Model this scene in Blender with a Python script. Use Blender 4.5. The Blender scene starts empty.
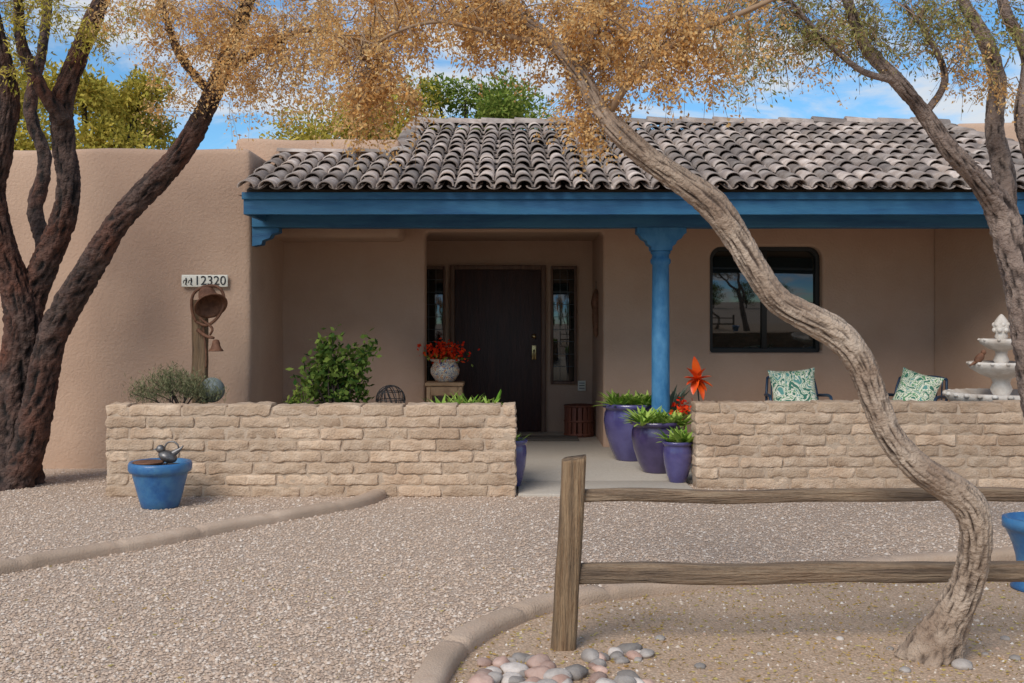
import bpy, math, random
import numpy as np
from mathutils import Vector, noise, Matrix
random.seed(7); RNG=np.random.default_rng(7)
S=bpy.context.scene
COL=S.collection
H=1.5
# ---------- helpers ----------
def at(u,v,d): # survey bearing -> metres at distance d
    return Vector(((u-512)*d/1100, d, H+(314-v)*d/1100))
def gr(u,v):
    d=1650/(v-314); return Vector(((u-512)*d/1100,d,0))
def group(name):
    e=bpy.data.objects.new(name,None); e.empty_display_size=.2; COL.objects.link(e); return e
class MB:
    def __init__(s): s.v=[];s.f=[];s.h=[]
    def add(s,vs,fs,h=None):
        o=len(s.v); s.v.extend([tuple(x) for x in vs]); s.f.extend([tuple(i+o for i in f) for f in fs])
        s.h.extend(h if h is not None else [.5]*len(vs))
def obj(name,mb,mat,parent=None,smooth=True,h=False):
    me=bpy.data.meshes.new(name); me.from_pydata(mb.v,[],mb.f); me.update()
    if smooth: me.polygons.foreach_set('use_smooth',[True]*len(me.polygons))
    if h:
        a=me.attributes.new('h','FLOAT','POINT'); a.data.foreach_set('value',mb.h)
    me.materials.append(mat)
    o=bpy.data.objects.new(name,me); COL.objects.link(o)
    if parent: o.parent=parent
    return o
def npobj(name,V,F,mat,parent=None,smooth=False,attr=None):
    me=bpy.data.meshes.new(name)
    n,k=F.shape
    me.vertices.add(len(V)); me.vertices.foreach_set('co',V.astype(np.float32).ravel())
    me.loops.add(n*k); me.loops.foreach_set('vertex_index',F.astype(np.int32).ravel())
    me.polygons.add(n); me.polygons.foreach_set('loop_start',np.arange(0,n*k,k,dtype=np.int32))
    me.update(calc_edges=True)
    if smooth: me.polygons.foreach_set('use_smooth',np.ones(n,dtype=bool))
    if attr is not None:
        a=me.attributes.new('h','FLOAT','POINT'); a.data.foreach_set('value',attr.astype(np.float32))
    me.materials.append(mat)
    o=bpy.data.objects.new(name,me); COL.objects.link(o)
    if parent: o.parent=parent
    return o
def rbox(mb,c,half,r=.01,div=(0,0,0),jit=0,rot=None,js=8):
    c=Vector(c); h=half
    def ax(hh,n):
        rr=min(r,hh*.98)
        inner=[-(hh-rr)+2*(hh-rr)*i/(n+1) for i in range(n+2)]
        return [-hh,-hh+rr*.35]+inner+[hh-rr*.35,hh]
    A=[ax(h[i],div[i]) for i in range(3)]
    vs={};vl=[];fs=[]
    def vid(p):
        k=(round(p[0],6),round(p[1],6),round(p[2],6))
        if k in vs:return vs[k]
        inn=[max(-(h[i]-min(r,h[i]*.98)),min(h[i]-min(r,h[i]*.98),p[i])) for i in range(3)]
        d=Vector([p[i]-inn[i] for i in range(3)])
        q=Vector(inn)
        if d.length>1e-9: q=q+d.normalized()*r if r<=min(h) else Vector(p)
        if jit:
            w=q+c
            q=q+Vector((noise.noise(w*js+Vector((31,0,0))),noise.noise(w*js+Vector((0,17,0))),noise.noise(w*js)))*jit
        if rot is not None: q=rot@q
        vs[k]=len(vl); vl.append(q+c); return vs[k]
    for a in range(3):
        b,d=(a+1)%3,(a+2)%3
        for s in (-1,1):
            for i in range(len(A[b])-1):
                for j in range(len(A[d])-1):
                    q=[]
                    for (x,y) in ((i,j),(i+1,j),(i+1,j+1),(i,j+1)):
                        p=[0,0,0]; p[a]=s*h[a]; p[b]=A[b][x]; p[d]=A[d][y]; q.append(vid(p))
                    if s<0:q.reverse()
                    if len(set(q))>2: fs.append(q)
    mb.add(vl,fs)
def bx(mb,x0,x1,y0,y1,z0,z1,r=.01,**k):
    rbox(mb,((x0+x1)/2,(y0+y1)/2,(z0+z1)/2),((x1-x0)/2,(y1-y0)/2,(z1-z0)/2),r,**k)
def lathe(mb,c,prof,segs=48,rot=None,squash=1,wob=0):
    c=Vector(c);vs=[];fs=[]
    for (r,z) in prof:
        for i in range(segs):
            a=2*math.pi*i/segs
            rr=r*(1+wob*noise.noise(Vector((math.cos(a)*2,math.sin(a)*2,z*6))))
            p=Vector((rr*math.cos(a),rr*math.sin(a)*squash,z))
            if rot is not None:p=rot@p
            vs.append(p+c)
    for j in range(len(prof)-1):
        for i in range(segs):
            k=(i+1)%segs
            fs.append((j*segs+i,j*segs+k,(j+1)*segs+k,(j+1)*segs+i))
    fs.append(tuple(reversed(range(segs)))); n=len(prof)-1
    fs.append(tuple(n*segs+i for i in range(segs)))
    mb.add(vs,fs)
def catmull(P,step):
    P=[np.array(p,float) for p in P]
    P=[2*P[0]-P[1]]+P+[2*P[-1]-P[-2]]
    out=[]
    for i in range(1,len(P)-2):
        L=np.linalg.norm((P[i+1]-P[i])[:3]); n=max(1,int(L/step))
        for k in range(n):
            t=k/n
            out.append(.5*((2*P[i])+(-P[i-1]+P[i+1])*t+(2*P[i-1]-5*P[i]+4*P[i+1]-P[i+2])*t*t+(-P[i-1]+3*P[i]-3*P[i+1]+P[i+2])*t**3))
    out.append(P[-2]); return out
def tube(mb,P,sides=12,step=.05,rough=0,seed=0,fk=3.0,fl=4.0,knob=0,flare=0):
    Q=catmull(P,step); N=len(Q)
    pos=[Vector(q[:3]) for q in Q]; rad=[max(q[3],.0008) for q in Q]
    t0=(pos[1]-pos[0]).normalized(); up=Vector((0,0,1)) if abs(t0.z)<.9 else Vector((0,1,0))
    n=t0.cross(up).normalized(); L=0; vs=[];hs=[];fs=[]
    for i in range(N):
        t=(pos[min(i+1,N-1)]-pos[max(i-1,0)]).normalized()
        n=(n-t*n.dot(t)).normalized(); b=t.cross(n)
        if i:L+=(pos[i]-pos[i-1]).length
        for k in range(sides):
            a=2*math.pi*k/sides; r=rad[i]; hh=.5
            if rough:
                ca,sa=math.cos(a),math.sin(a)
                tw=a+L*.9
                v=Vector((math.cos(tw)*fk,math.sin(tw)*fk,L*fl+seed*10))
                n1=noise.noise(v)+.6*noise.noise(v*2.3)+.35*noise.noise(v*5.1)
                n1=1-abs(n1)*2.2
                kn=noise.noise(Vector((ca*1.0,sa*1.0,L*3+seed*7)))
                hh=max(0,min(1,.5+.5*n1)); r=r*(1+rough*(n1-.3)+knob*kn)
            if flare and i<N*.12: r*=1+flare*(1-i/(N*.12))**2*(1+.5*math.cos(a*4+seed))
            vs.append(pos[i]+n*(math.cos(a)*r)+b*(math.sin(a)*r)); hs.append(hh)
    for i in range(N-1):
        for k in range(sides):
            m=(k+1)%sides
            fs.append((i*sides+k,i*sides+m,(i+1)*sides+m,(i+1)*sides+k))
    fs.append(tuple(reversed(range(sides)))); fs.append(tuple((N-1)*sides+k for k in range(sides)))
    mb.add(vs,fs,hs); return pos,rad
def leaves(C,Dr,ln,wd,jit=.25):
    n=len(C); Dr=Dr/np.linalg.norm(Dr,axis=1)[:,None]
    R=RNG.normal(size=(n,3)); Sd=np.cross(Dr,R); Sd/=np.linalg.norm(Sd,axis=1)[:,None]+1e-9
    l=(ln*(1+jit*RNG.normal(size=n)).clip(.4,1.8))[:,None]; w=(wd*(1+jit*RNG.normal(size=n)).clip(.4,1.8))[:,None]
    V=np.stack([C,C+Dr*l*.5+Sd*w*.5,C+Dr*l,C+Dr*l*.5-Sd*w*.5],1).reshape(-1,3)
    F=np.arange(4*n).reshape(n,4)
    return V,F,np.repeat(RNG.random(n),4)
def rdir(n): 
    d=RNG.normal(size=(n,3)); return d/np.linalg.norm(d,axis=1)[:,None]
def blade(mb,base,d,L,w,droop=.3,seg=5):
    base=Vector(base); d=Vector(d).normalized(); side=d.cross(Vector((0,0,1)))
    if side.length<.05: side=Vector((random.uniform(-1,1),random.uniform(-1,1),0))
    side.normalize(); p=base.copy(); vs=[];fs=[]
    for i in range(seg+1):
        t=i/seg; ww=w*(math.sin(math.pi*min(1,.25+t*.75))**.8)+.0008
        nn=side.cross(d).normalized()
        vs+= [p-side*ww*.5+nn*ww*.2,p,p+side*ww*.5+nn*ww*.2]
        d=(d+Vector((0,0,-droop/seg))).normalized(); p=p+d*(L/seg)
    for i in range(seg):
        for k in (0,1): fs.append((i*3+k,i*3+k+1,i*3+k+4,i*3+k+3))
    mb.add(vs,fs,[random.random()]*len(vs))
# ---------- materials ----------
def mat(name,c1,c2=None,ns=3,rough=.85,bump=.25,bs=60,metal=0,coat=0,island=0,sc=(1,1,1),bd=.01,c3=None,ns3=.6,lo=.35,hi=.65,attr=None,transl=0,spec=.5,det=4,ior=None):
    m=bpy.data.materials.new(name); m.use_nodes=True; nt=m.node_tree; N=nt.nodes; L=nt.links
    B=N['Principled BSDF']; B.inputs['Roughness'].default_value=rough; B.inputs['Metallic'].default_value=metal
    B.inputs['Coat Weight'].default_value=coat; B.inputs['Specular IOR Level'].default_value=spec
    if ior: B.inputs['IOR'].default_value=ior
    tc=N.new('ShaderNodeTexCoord'); mp=N.new('ShaderNodeMapping'); mp.inputs['Scale'].default_value=sc
    L.new(tc.outputs['Object'],mp.inputs[0])
    def noi(scale,detail=det):
        n=N.new('ShaderNodeTexNoise'); n.inputs['Scale'].default_value=scale; n.inputs['Detail'].default_value=detail
        n.inputs['Roughness'].default_value=.6; L.new(mp.outputs[0],n.inputs['Vector']); return n
    def mix(f,a,b,bt='MIX'):
        x=N.new('ShaderNodeMix'); x.data_type='RGBA'; x.blend_type=bt
        if isinstance(f,(int,float)): x.inputs[0].default_value=f
        else: L.new(f,x.inputs[0])
        for i,q in ((6,a),(7,b)):
            if isinstance(q,tuple): x.inputs[i].default_value=(*q[:3],1)
            else: L.new(q,x.inputs[i])
        return x.outputs[2]
    def ramp(fac,a,b):
        r=N.new('ShaderNodeMapRange'); r.inputs[1].default_value=a; r.inputs[2].default_value=b; L.new(fac,r.inputs[0]); return r.outputs[0]
    col=c1
    if c2: col=mix(ramp(noi(ns).outputs[0],lo,hi),c1,c2)
    if c3: col=mix(ramp(noi(ns3).outputs[0],.42,.68),col,c3)
    if attr:
        a=N.new('ShaderNodeAttribute'); a.attribute_name='h'
        col=mix(ramp(a.outputs['Fac'],*attr[1:]),attr[0],col) if len(attr)==3 else mix(a.outputs['Fac'],col,attr[0])
    if island:
        g=N.new('ShaderNodeNewGeometry'); hs=N.new('ShaderNodeHueSaturation')
        L.new(ramp(g.outputs['Random Per Island'],0,1),hs.inputs['Value'])
        r=hs.inputs['Value'].links[0].from_node; r.inputs[3].default_value=1-island; r.inputs[4].default_value=1+island
        if isinstance(col,tuple): hs.inputs['Color'].default_value=(*col,1)
        else: L.new(col,hs.inputs['Color'])
        col=hs.outputs[0]
    if transl:
        N.remove(B); D=N.new('ShaderNodeBsdfDiffuse')
        T=N.new('ShaderNodeBsdfTranslucent'); X=N.new('ShaderNodeMixShader'); X.inputs[0].default_value=transl
        for q in (D,T):
            if isinstance(col,tuple): q.inputs[0].default_value=(*col,1)
            else: L.new(col,q.inputs[0])
        L.new(D.outputs[0],X.inputs[1]); L.new(T.outputs[0],X.inputs[2]); L.new(X.outputs[0],N['Material Output'].inputs[0])
        return m
    if isinstance(col,tuple): B.inputs['Base Color'].default_value=(*col,1)
    else: L.new(col,B.inputs['Base Color'])
    if bump:
        b=N.new('ShaderNodeBump'); b.inputs['Strength'].default_value=bump; b.inputs['Distance'].default_value=bd
        L.new(noi(bs,3).outputs[0],b.inputs['Height']); L.new(b.outputs[0],B.inputs['Normal'])
    return m
def gravel_mat(name,cols,scale,soil,soilmix,bump=.9):
    m=bpy.data.materials.new(name); m.use_nodes=True; nt=m.node_tree; N=nt.nodes; L=nt.links; B=N['Principled BSDF']
    B.inputs['Roughness'].default_value=.9
    tc=N.new('ShaderNodeTexCoord')
    v=N.new('ShaderNodeTexVoronoi'); v.inputs['Scale'].default_value=scale; L.new(tc.outputs['Object'],v.inputs['Vector'])
    s=N.new('ShaderNodeSeparateColor'); L.new(v.outputs['Color'],s.inputs[0])
    r=N.new('ShaderNodeValToRGB'); r.color_ramp.interpolation='CONSTANT'
    e=r.color_ramp.elements
    for i,c in enumerate(cols):
        p=i/len(cols)
        if i<2: q=e[i]; q.position=p
        else: q=e.new(p)
        q.color=(*c,1)
    L.new(s.outputs[0],r.inputs[0])
    n=N.new('ShaderNodeTexNoise'); n.inputs['Scale'].default_value=1.1; n.inputs['Detail'].default_value=6; n.inputs['Roughness'].default_value=.65; L.new(tc.outputs['Object'],n.inputs['Vector'])
    mr=N.new('ShaderNodeMapRange'); mr.inputs[1].default_value=.35; mr.inputs[2].default_value=.7; mr.inputs[3].default_value=soilmix[0]; mr.inputs[4].default_value=soilmix[1]; L.new(n.outputs[0],mr.inputs[0])
    mx=N.new('ShaderNodeMix'); mx.data_type='RGBA'; L.new(mr.outputs[0],mx.inputs[0]); L.new(r.outputs[0],mx.inputs[6]); mx.inputs[7].default_value=(*soil,1)
    d=N.new('ShaderNodeMapRange'); d.inputs[1].default_value=.25; d.inputs[2].default_value=.75; d.inputs[3].default_value=1; d.inputs[4].default_value=.70; L.new(v.outputs['Distance'],d.inputs[0])
    m2=N.new('ShaderNodeMix'); m2.data_type='RGBA'; m2.blend_type='MULTIPLY'; m2.inputs[0].default_value=1; L.new(mx.outputs[2],m2.inputs[6]); L.new(d.outputs[0],m2.inputs[7])
    L.new(m2.outputs[2],B.inputs['Base Color'])
    b=N.new('ShaderNodeBump'); b.invert=True; b.inputs['Strength'].default_value=bump; b.inputs['Distance'].default_value=.008; L.new(v.outputs['Distance'],b.inputs['Height']); L.new(b.outputs[0],B.inputs['Normal'])
    return m
stucco=mat('stucco',(.47,.31,.215),(.53,.36,.255),ns=1.3,rough=.95,bump=.6,bs=38,bd=.014,c3=(.41,.265,.185),ns3=.5,det=6)
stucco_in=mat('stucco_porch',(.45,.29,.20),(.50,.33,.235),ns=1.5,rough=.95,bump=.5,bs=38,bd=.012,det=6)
adobe=mat('adobe_brick',(.52,.37,.25),(.63,.48,.35),ns=9,rough=.95,bump=1,bs=60,bd=.014,island=.17,c3=(.43,.29,.19),ns3=3)
mortar=mat('mortar',(.42,.31,.22),(.52,.40,.295),ns=14,rough=.95,bump=.8,bs=80)
tilem=mat('clay_tile',(.29,.225,.185),(.45,.38,.335),ns=5,rough=.85,bump=.6,bs=40,island=.45,c3=(.18,.145,.13),ns3=2.6,lo=.4,hi=.6)
under=mat('roof_underlay',(.10,.07,.05),bump=0)
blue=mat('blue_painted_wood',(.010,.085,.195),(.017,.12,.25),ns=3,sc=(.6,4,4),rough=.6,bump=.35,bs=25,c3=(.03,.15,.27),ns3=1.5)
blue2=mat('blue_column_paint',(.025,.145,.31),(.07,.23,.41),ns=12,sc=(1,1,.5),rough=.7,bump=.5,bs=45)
doorm=mat('dark_door_wood',(.030,.010,.008),(.055,.019,.014),ns=5,sc=(6,6,.5),rough=.5,bump=.5,bs=22)
framewood=mat('frame_wood',(.11,.055,.035),(.18,.10,.065),ns=6,sc=(5,5,.6),rough=.6,bump=.3,bs=30)
bronze=mat('bronze_frame',(.02,.016,.013),rough=.45,bump=0,metal=.4)
glass=mat('dark_glass',(.014,.015,.013),rough=.03,bump=.03,bs=2,spec=.5,ior=1.85)
leadm=mat('lead_came',(.10,.105,.11),rough=.4,bump=0,metal=.5)
concrete=mat('patio_concrete',(.42,.365,.30),(.52,.46,.39),ns=60,rough=.9,bump=.5,bs=120,c3=(.45,.39,.32),ns3=1.2)
curbm=mat('curb_concrete',(.48,.345,.25),(.58,.44,.33),ns=8,rough=.95,bump=.7,bs=90,c3=(.37,.27,.195),ns3=2)
rust=mat('rusty_iron',(.12,.05,.025),(.22,.10,.055),ns=18,rough=.7,metal=.2,bump=.5,bs=70)
post_wood=mat('weathered_wood',(.19,.11,.055),(.40,.27,.155),ns=10,sc=(7,7,.45),rough=.9,bump=1,bs=14,bd=.02,c3=(.075,.045,.026),ns3=5,det=7)
rail_wood=mat('weathered_rail',(.19,.12,.073),(.38,.275,.18),ns=10,sc=(.45,7,7),rough=.9,bump=1,bs=14,bd=.02,c3=(.08,.052,.035),ns3=5,det=7)
bark_lt=mat('pale_bark',(.40,.295,.215),(.56,.445,.345),ns=9,rough=.95,bump=1,bs=50,bd=.018,attr=((.09,.06,.043),.25,.75),c3=(.27,.185,.13),ns3=3,det=6)
bark_dk=mat('dark_bark',(.045,.025,.020),(.12,.074,.057),ns=14,rough=.95,bump=1,bs=22,bd=.05,attr=((.010,.007,.006),.3,.85),c3=(.13,.045,.024),ns3=2.2,det=6)
bark_md=mat('grey_bark',(.18,.125,.10),(.32,.24,.195),ns=9,rough=.95,bump=1,bs=40,bd=.025,attr=((.04,.027,.022),.25,.78),det=6)
twigm=mat('twig_bark',(.30,.19,.11),rough=.9,bump=0)
lf_or=mat('dry_seed_foliage',(.66,.345,.11),bump=0,attr=((.80,.57,.27),),transl=.38)
lf_or2=mat('tan_foliage',(.46,.28,.09),bump=0,attr=((.50,.43,.16),),transl=.3)
lf_ol=mat('olive_foliage',(.18,.18,.06),bump=0,attr=((.46,.40,.15),),transl=.35)
lf_gr=mat('green_foliage',(.09,.16,.025),bump=0,attr=((.32,.36,.08),),transl=.3)
lf_yl=mat('yellow_green_foliage',(.27,.25,.04),bump=0,attr=((.66,.52,.11),),transl=.3)
lf_dk=mat('bush_foliage',(.022,.06,.014),bump=0,attr=((.18,.24,.05),),transl=.2)
lf_ros=mat('rosemary_foliage',(.09,.10,.05),bump=0,attr=((.28,.28,.15),),transl=.2)
succ=mat('succulent_leaf',(.12,.26,.03),bump=0,attr=((.50,.62,.15),),transl=.2)
agavem=mat('grey_green_leaf',(.12,.17,.12),rough=.6,bump=0,attr=((.28,.33,.24),))
red=mat('red_petal',(.60,.015,.008),bump=0,attr=((.85,.09,.02),),transl=.2)
orange=mat('orange_red_metal',(.80,.12,.01),(.65,.05,.01),ns=9,rough=.4,bump=0)
purple=mat('purple_glaze',(.055,.045,.15),(.095,.085,.22),ns=5,rough=.25,coat=.5,bump=.15,bs=14)
purple2=mat('dark_purple_glaze',(.038,.026,.08),(.07,.05,.13),ns=6,rough=.28,coat=.5,bump=.15,bs=14)
cobalt=mat('cobalt_glaze',(.015,.09,.25),(.03,.14,.33),ns=7,rough=.45,coat=.2,bump=.4,bs=24,c3=(.05,.17,.32),ns3=9)
soilm=mat('potting_soil',(.05,.035,.025),(.10,.07,.05),ns=40,bump=1,bs=80)
white_st=mat('cast_stone',(.54,.48,.42),(.70,.65,.59),ns=10,rough=.85,bump=.5,bs=60,c3=(.42,.35,.29),ns3=4)
stone=mat('river_stone',(.30,.26,.23),(.44,.39,.35),ns=14,rough=.7,bump=.4,bs=50,island=.55)
stone_p=mat('pink_river_stone',(.36,.22,.17),(.46,.32,.26),ns=14,rough=.7,bump=.4,bs=50,island=.35)
plaqm=mat('ceramic_plaque',(.72,.68,.58),rough=.4,bump=0)
blackm=mat('black_paint',(.015,.012,.012),rough=.5,bump=0)
steel=mat('grey_metal',(.25,.24,.23),(.12,.11,.11),ns=20,rough=.45,metal=.7,bump=.2)
brass=mat('brass',(.45,.33,.16),rough=.3,metal=1,bump=0)
darkwood=mat('red_brown_stave_wood',(.12,.035,.02),(.20,.065,.035),ns=8,sc=(5,5,.5),rough=.6,bump=.4,bs=30)
tablew=mat('rustic_table_wood',(.28,.16,.08),(.42,.26,.14),ns=8,rough=.7,bump=.4,bs=30)
chairm=mat('blue_chair_metal',(.02,.05,.10),rough=.45,bump=0,metal=.3)
matm=mat('coir_doormat',(.09,.075,.06),(.14,.12,.10),ns=60,rough=1,bump=.8,bs=150)
hillm=mat('mountain_rock',(.12,.14,.19),(.17,.18,.22),ns=.02,rough=1,bump=0)
def pattern_mat(name,cols,scale,wh):
    m=bpy.data.materials.new(name); m.use_nodes=True; N=m.node_tree.nodes; L=m.node_tree.links; B=N['Principled BSDF']; B.inputs['Roughness'].default_value=.7 if wh else .3
    tc=N.new('ShaderNodeTexCoord'); n=N.new('ShaderNodeTexNoise'); n.inputs['Scale'].default_value=scale; n.inputs['Distortion'].default_value=2.2; n.inputs['Detail'].default_value=1
    L.new(tc.outputs['Object'],n.inputs['Vector']); r=N.new('ShaderNodeValToRGB'); r.color_ramp.interpolation='CONSTANT'; e=r.color_ramp.elements
    for i,(p,c) in enumerate(cols):
        q=e[i] if i<2 else e.new(p); q.position=p; q.color=(*c,1)
    L.new(n.outputs[0],r.inputs[0]); L.new(r.outputs[0],B.inputs['Base Color']); return m
pillowm=pattern_mat('leaf_print_fabric',[(0,(.04,.18,.12)),(.40,(.75,.74,.60)),(.49,(.12,.32,.15)),(.55,(.78,.76,.64)),(.62,(.10,.30,.26))],9,True)
talav=pattern_mat('painted_talavera',[(0,(.50,.18,.06)),(.36,(.65,.58,.45)),(.47,(.04,.08,.22)),(.53,(.65,.55,.38)),(.62,(.45,.12,.03))],16,False)
# ---------- ground ----------
G_cols=[(.54,.405,.305),(.59,.455,.35),(.47,.345,.255),(.66,.54,.435),(.56,.42,.32),(.41,.305,.235),(.60,.47,.37),(.51,.375,.275)]
gravelm=gravel_mat('gravel',G_cols,70,(.56,.425,.32),(.0,.5))
dirtm=gravel_mat('sandy_soil',[(.50,.36,.25),(.56,.415,.29),(.45,.315,.215),(.60,.475,.36)],75,(.52,.36,.24),(.45,.95),bump=.6)
def sheet(name,pts,z,m):
    mb=MB(); mb.add([(p[0],p[1],z) for p in pts],[tuple(range(len(pts)))]); return obj(name,mb,m,smooth=False)
mb=MB(); mb.add([(-600,-600,0),(600,-600,0),(600,900,0),(-600,900,0)],[(0,1,2,3)]); obj('ground',mb,gravelm,smooth=False)
rc=[gr(u,v) for u,v in ((408,735),(424,700),(442,668),(466,645),(502,626),(550,609),(610,598),(680,590),(760,581),(850,572),(940,565),(1040,558),(1150,552))]
bed=[(p.x,p.y) for p in rc]+[(8,6.9),(8,2.5),(rc[0].x,2.5)]
sheet('planting_bed_soil',bed,.004,dirtm)
def curb(name,pts,w=.135,h=.07):
    Q=catmull([(p.x,p.y,0) for p in pts],.03); mb=MB(); vs=[];fs=[]; L=0
    prof=[(-.5,-.1),(-.5,.55),(-.42,.85),(-.25,1),(.25,1),(.42,.85),(.5,.55),(.5,-.1)]
    for i,q in enumerate(Q):
        a=Q[min(i+1,len(Q)-1)]-Q[max(i-1,0)]; a=Vector(a).normalized(); s=Vector((a.y,-a.x,0))
        if i:L+=np.linalg.norm(Q[i]-Q[i-1])
        ph=(L%.62); dip=1-.4*max(0,1-abs(ph-.31)/.022)
        k=1+.06*noise.noise(Vector((L*3,0,w)))
        for (x,z) in prof:
            p=Vector(q)+s*(x*w*(dip*.2+.8)*k)+Vector((0,0,z*h*dip*k))
            vs.append(p+Vector((0,0,.006*noise.noise(p*30))))
    n=len(prof)
    for i in range(len(Q)-1):
        for k in range(n-1): fs.append((i*n+k,i*n+k+1,(i+1)*n+k+1,(i+1)*n+k))
    fs.append(tuple(range(n))); fs.append(tuple((len(Q)-1)*n+k for k in reversed(range(n))))
    mb.add(vs,fs); return obj(name,mb,curbm)
curb('garden_curb',rc)
lc=[gr(u,v) for u,v in ((-160,600),(-80,588),(0,573),(70,560),(150,546),(230,530),(300,517),(345,509),(370,502),(380,496))]
curb('garden_curb',lc)
mb=MB(); bx(mb,-2.5,5.5,9.75,13.95,-.1,.025,.01); bx(mb,.05,1.53,9.02,9.748,-.1,.026,.012)
obj('patio',mb,concrete)
def pebbles(name,n,reg,size,cols,seed,bias=1.0):
    y=reg[2]+(reg[3]-reg[2])*RNG.random(n)**bias; x=(RNG.random(n)*2-1)*(y*.5+.3)
    if reg[0] is not None:
        keep=reg[0](x,y); x=x[keep];y=y[keep]
    n=len(x); s=size*np.exp(.35*RNG.normal(size=n)).clip(.45,2.2)
    base=np.array([(1,0,0),(.3,.9,0),(-.8,.6,0),(-.8,-.6,0),(.3,-.95,0),(0,0,1),],float)
    a=RNG.random(n)*6.283; ca,sa=np.cos(a),np.sin(a)
    V=base[None]*np.stack([s,s*(.6+.4*RNG.random(n)),s*(.5+.4*RNG.random(n))],1)[:,None,:]
    V=V*(1+.18*RNG.normal(size=V.shape))
    X=V[...,0]*ca[:,None]-V[...,1]*sa[:,None]+x[:,None]; Y=V[...,0]*sa[:,None]+V[...,1]*ca[:,None]+y[:,None]
    V=np.stack([X,Y,V[...,2]+.003],2).reshape(-1,3)
    f=np.array([(0,1,5),(1,2,5),(2,3,5),(3,4,5),(4,0,5)])
    F=(np.arange(n)[:,None,None]*6+f[None]).reshape(-1,3)
    m=bpy.data.materials.new(name+'_stone'); m.use_nodes=True; N=m.node_tree.nodes; N.remove(N['Principled BSDF']); B=N.new('ShaderNodeBsdfDiffuse')
    m.node_tree.links.new(B.outputs[0],N['Material Output'].inputs[0])
    at_=N.new('ShaderNodeAttribute'); at_.attribute_name='h'; r=N.new('ShaderNodeValToRGB'); e=r.color_ramp.elements; r.color_ramp.interpolation='CONSTANT'
    for i,c in enumerate(cols):
        q=e[i] if i<2 else e.new(i/len(cols)); q.position=i/len(cols); q.color=(*c,1)
    m.node_tree.links.new(at_.outputs['Fac'],r.inputs[0]); m.node_tree.links.new(r.outputs[0],B.inputs['Color'])
    return npobj(name,V,F,m,attr=np.repeat(RNG.random(n),6))
rcx=np.array([p.x for p in rc]); rcy=np.array([p.y for p in rc])
def inbed(x,y):
    yy=np.interp(x,rcx,rcy,left=0); return y<yy-.05
pebbles('gravel',170000,(lambda x,y:~inbed(x,y),0,3.2,10.5),.0070,G_cols+[(.70,.60,.51)],1,1.5)
pebbles('bed_gravel',12000,(inbed,0,3.2,6.8),.0065,[(.52,.39,.29),(.65,.54,.44),(.42,.30,.22),(.54,.37,.27),(.74,.67,.59)],2,1)
n=9000; y=3.3+3.2*RNG.random(n); x=(RNG.random(n)*2-1)*y*.5; k=inbed(x,y)|(RNG.random(n)<.10); x=x[k];y=y[k]; n=len(x)
d=rdir(n); d[:,2]*=.15
V,F,A=leaves(np.stack([x,y,np.full(n,.012)],1),d,.022,.008); npobj('leaf_litter',V,F,lf_or2,attr=A)
# ---------- house ----------
house=group('adobe_house')
def boolcut(o,cutters,bev=.035):
    for c in cutters:
        md=o.modifiers.new('b','BOOLEAN'); md.operation='DIFFERENCE'; md.object=c; md.solver='EXACT'
    if bev:
        md=o.modifiers.new('v','BEVEL'); md.width=bev; md.segments=4; md.limit_method='ANGLE'; md.angle_limit=math.radians(50)
    bpy.context.view_layer.update()
    me=bpy.data.meshes.new_from_object(o.evaluated_get(bpy.context.evaluated_depsgraph_get()))
    o.modifiers.clear(); o.data=me
    for c in cutters: bpy.data.objects.remove(c)
def plainbox(mb,x0,x1,y0,y1,z0,z1):
    mb.add([(x0,y0,z0),(x1,y0,z0),(x1,y1,z0),(x0,y1,z0),(x0,y0,z1),(x1,y0,z1),(x1,y1,z1),(x0,y1,z1)],[(0,3,2,1),(4,5,6,7),(0,1,5,4),(1,2,6,5),(2,3,7,6),(3,0,4,7)])
def archprism(x0,x1,z0,z1,r,y0,y1):
    pts=[]
    def arc(cx,cz,a0,rr):
        for i in range(7):
            a=a0+i/6*math.pi/2; pts.append((cx+rr*math.cos(a),cz+rr*math.sin(a)))
    arc(x1-r,z1-r,0,r); arc(x0+r,z1-r,math.pi/2,r); pts.append((x0,z0)); pts.append((x1,z0))
    n=len(pts); mb=MB(); mb.add([(p[0],y0,p[1]) for p in pts]+[(p[0],y1,p[1]) for p in pts],
        [tuple(range(n)),tuple(n+i for i in reversed(range(n)))]+[(i,n+i,n+(i+1)%n,(i+1)%n) for i in range(n)])
    return mb
mb=MB(); bx(mb,-11,-2.54,10.68,18,-.2,3.11,.07,div=(30,6,8),jit=.025,js=1.2); obj('wing_walls',mb,stucco,house)
mb=MB(); bx(mb,-2.9,-1.18,11.52,14,2.3,3.34,.06,div=(8,4,2),jit=.015,js=2); obj('parapet',mb,stucco,house)
mb=MB(); bx(mb,6.25,13,15.5,19,0,4.2,.07,div=(8,4,4),jit=.03,js=1.5); obj('rear_block',mb,stucco,house)
mb=MB(); bx(mb,4.2,6.0,12.6,19,0,2.75,.03); bx(mb,-2.5,4.1,14.05,18,0,2.95,.03); obj('main_body',mb,stucco,house)
mb=MB(); plainbox(mb,-2.75,4.9,12.2,12.48,-.1,2.9); bw=obj('porch_back_wall',mb,stucco_in,house,smooth=False)
c1=obj('c1',archprism(-.965,1.01,-.3,2.41,.05,12,12.7),stucco_in,smooth=False)
WX0,WX1,WZ0,WZ1=2.2,3.44,1.07,2.25
c2=obj('c2',archprism(WX0,WX1,WZ0,WZ1,.13,12,12.7),stucco_in,smooth=False)
boolcut(bw,[c1,c2],.03)
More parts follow.
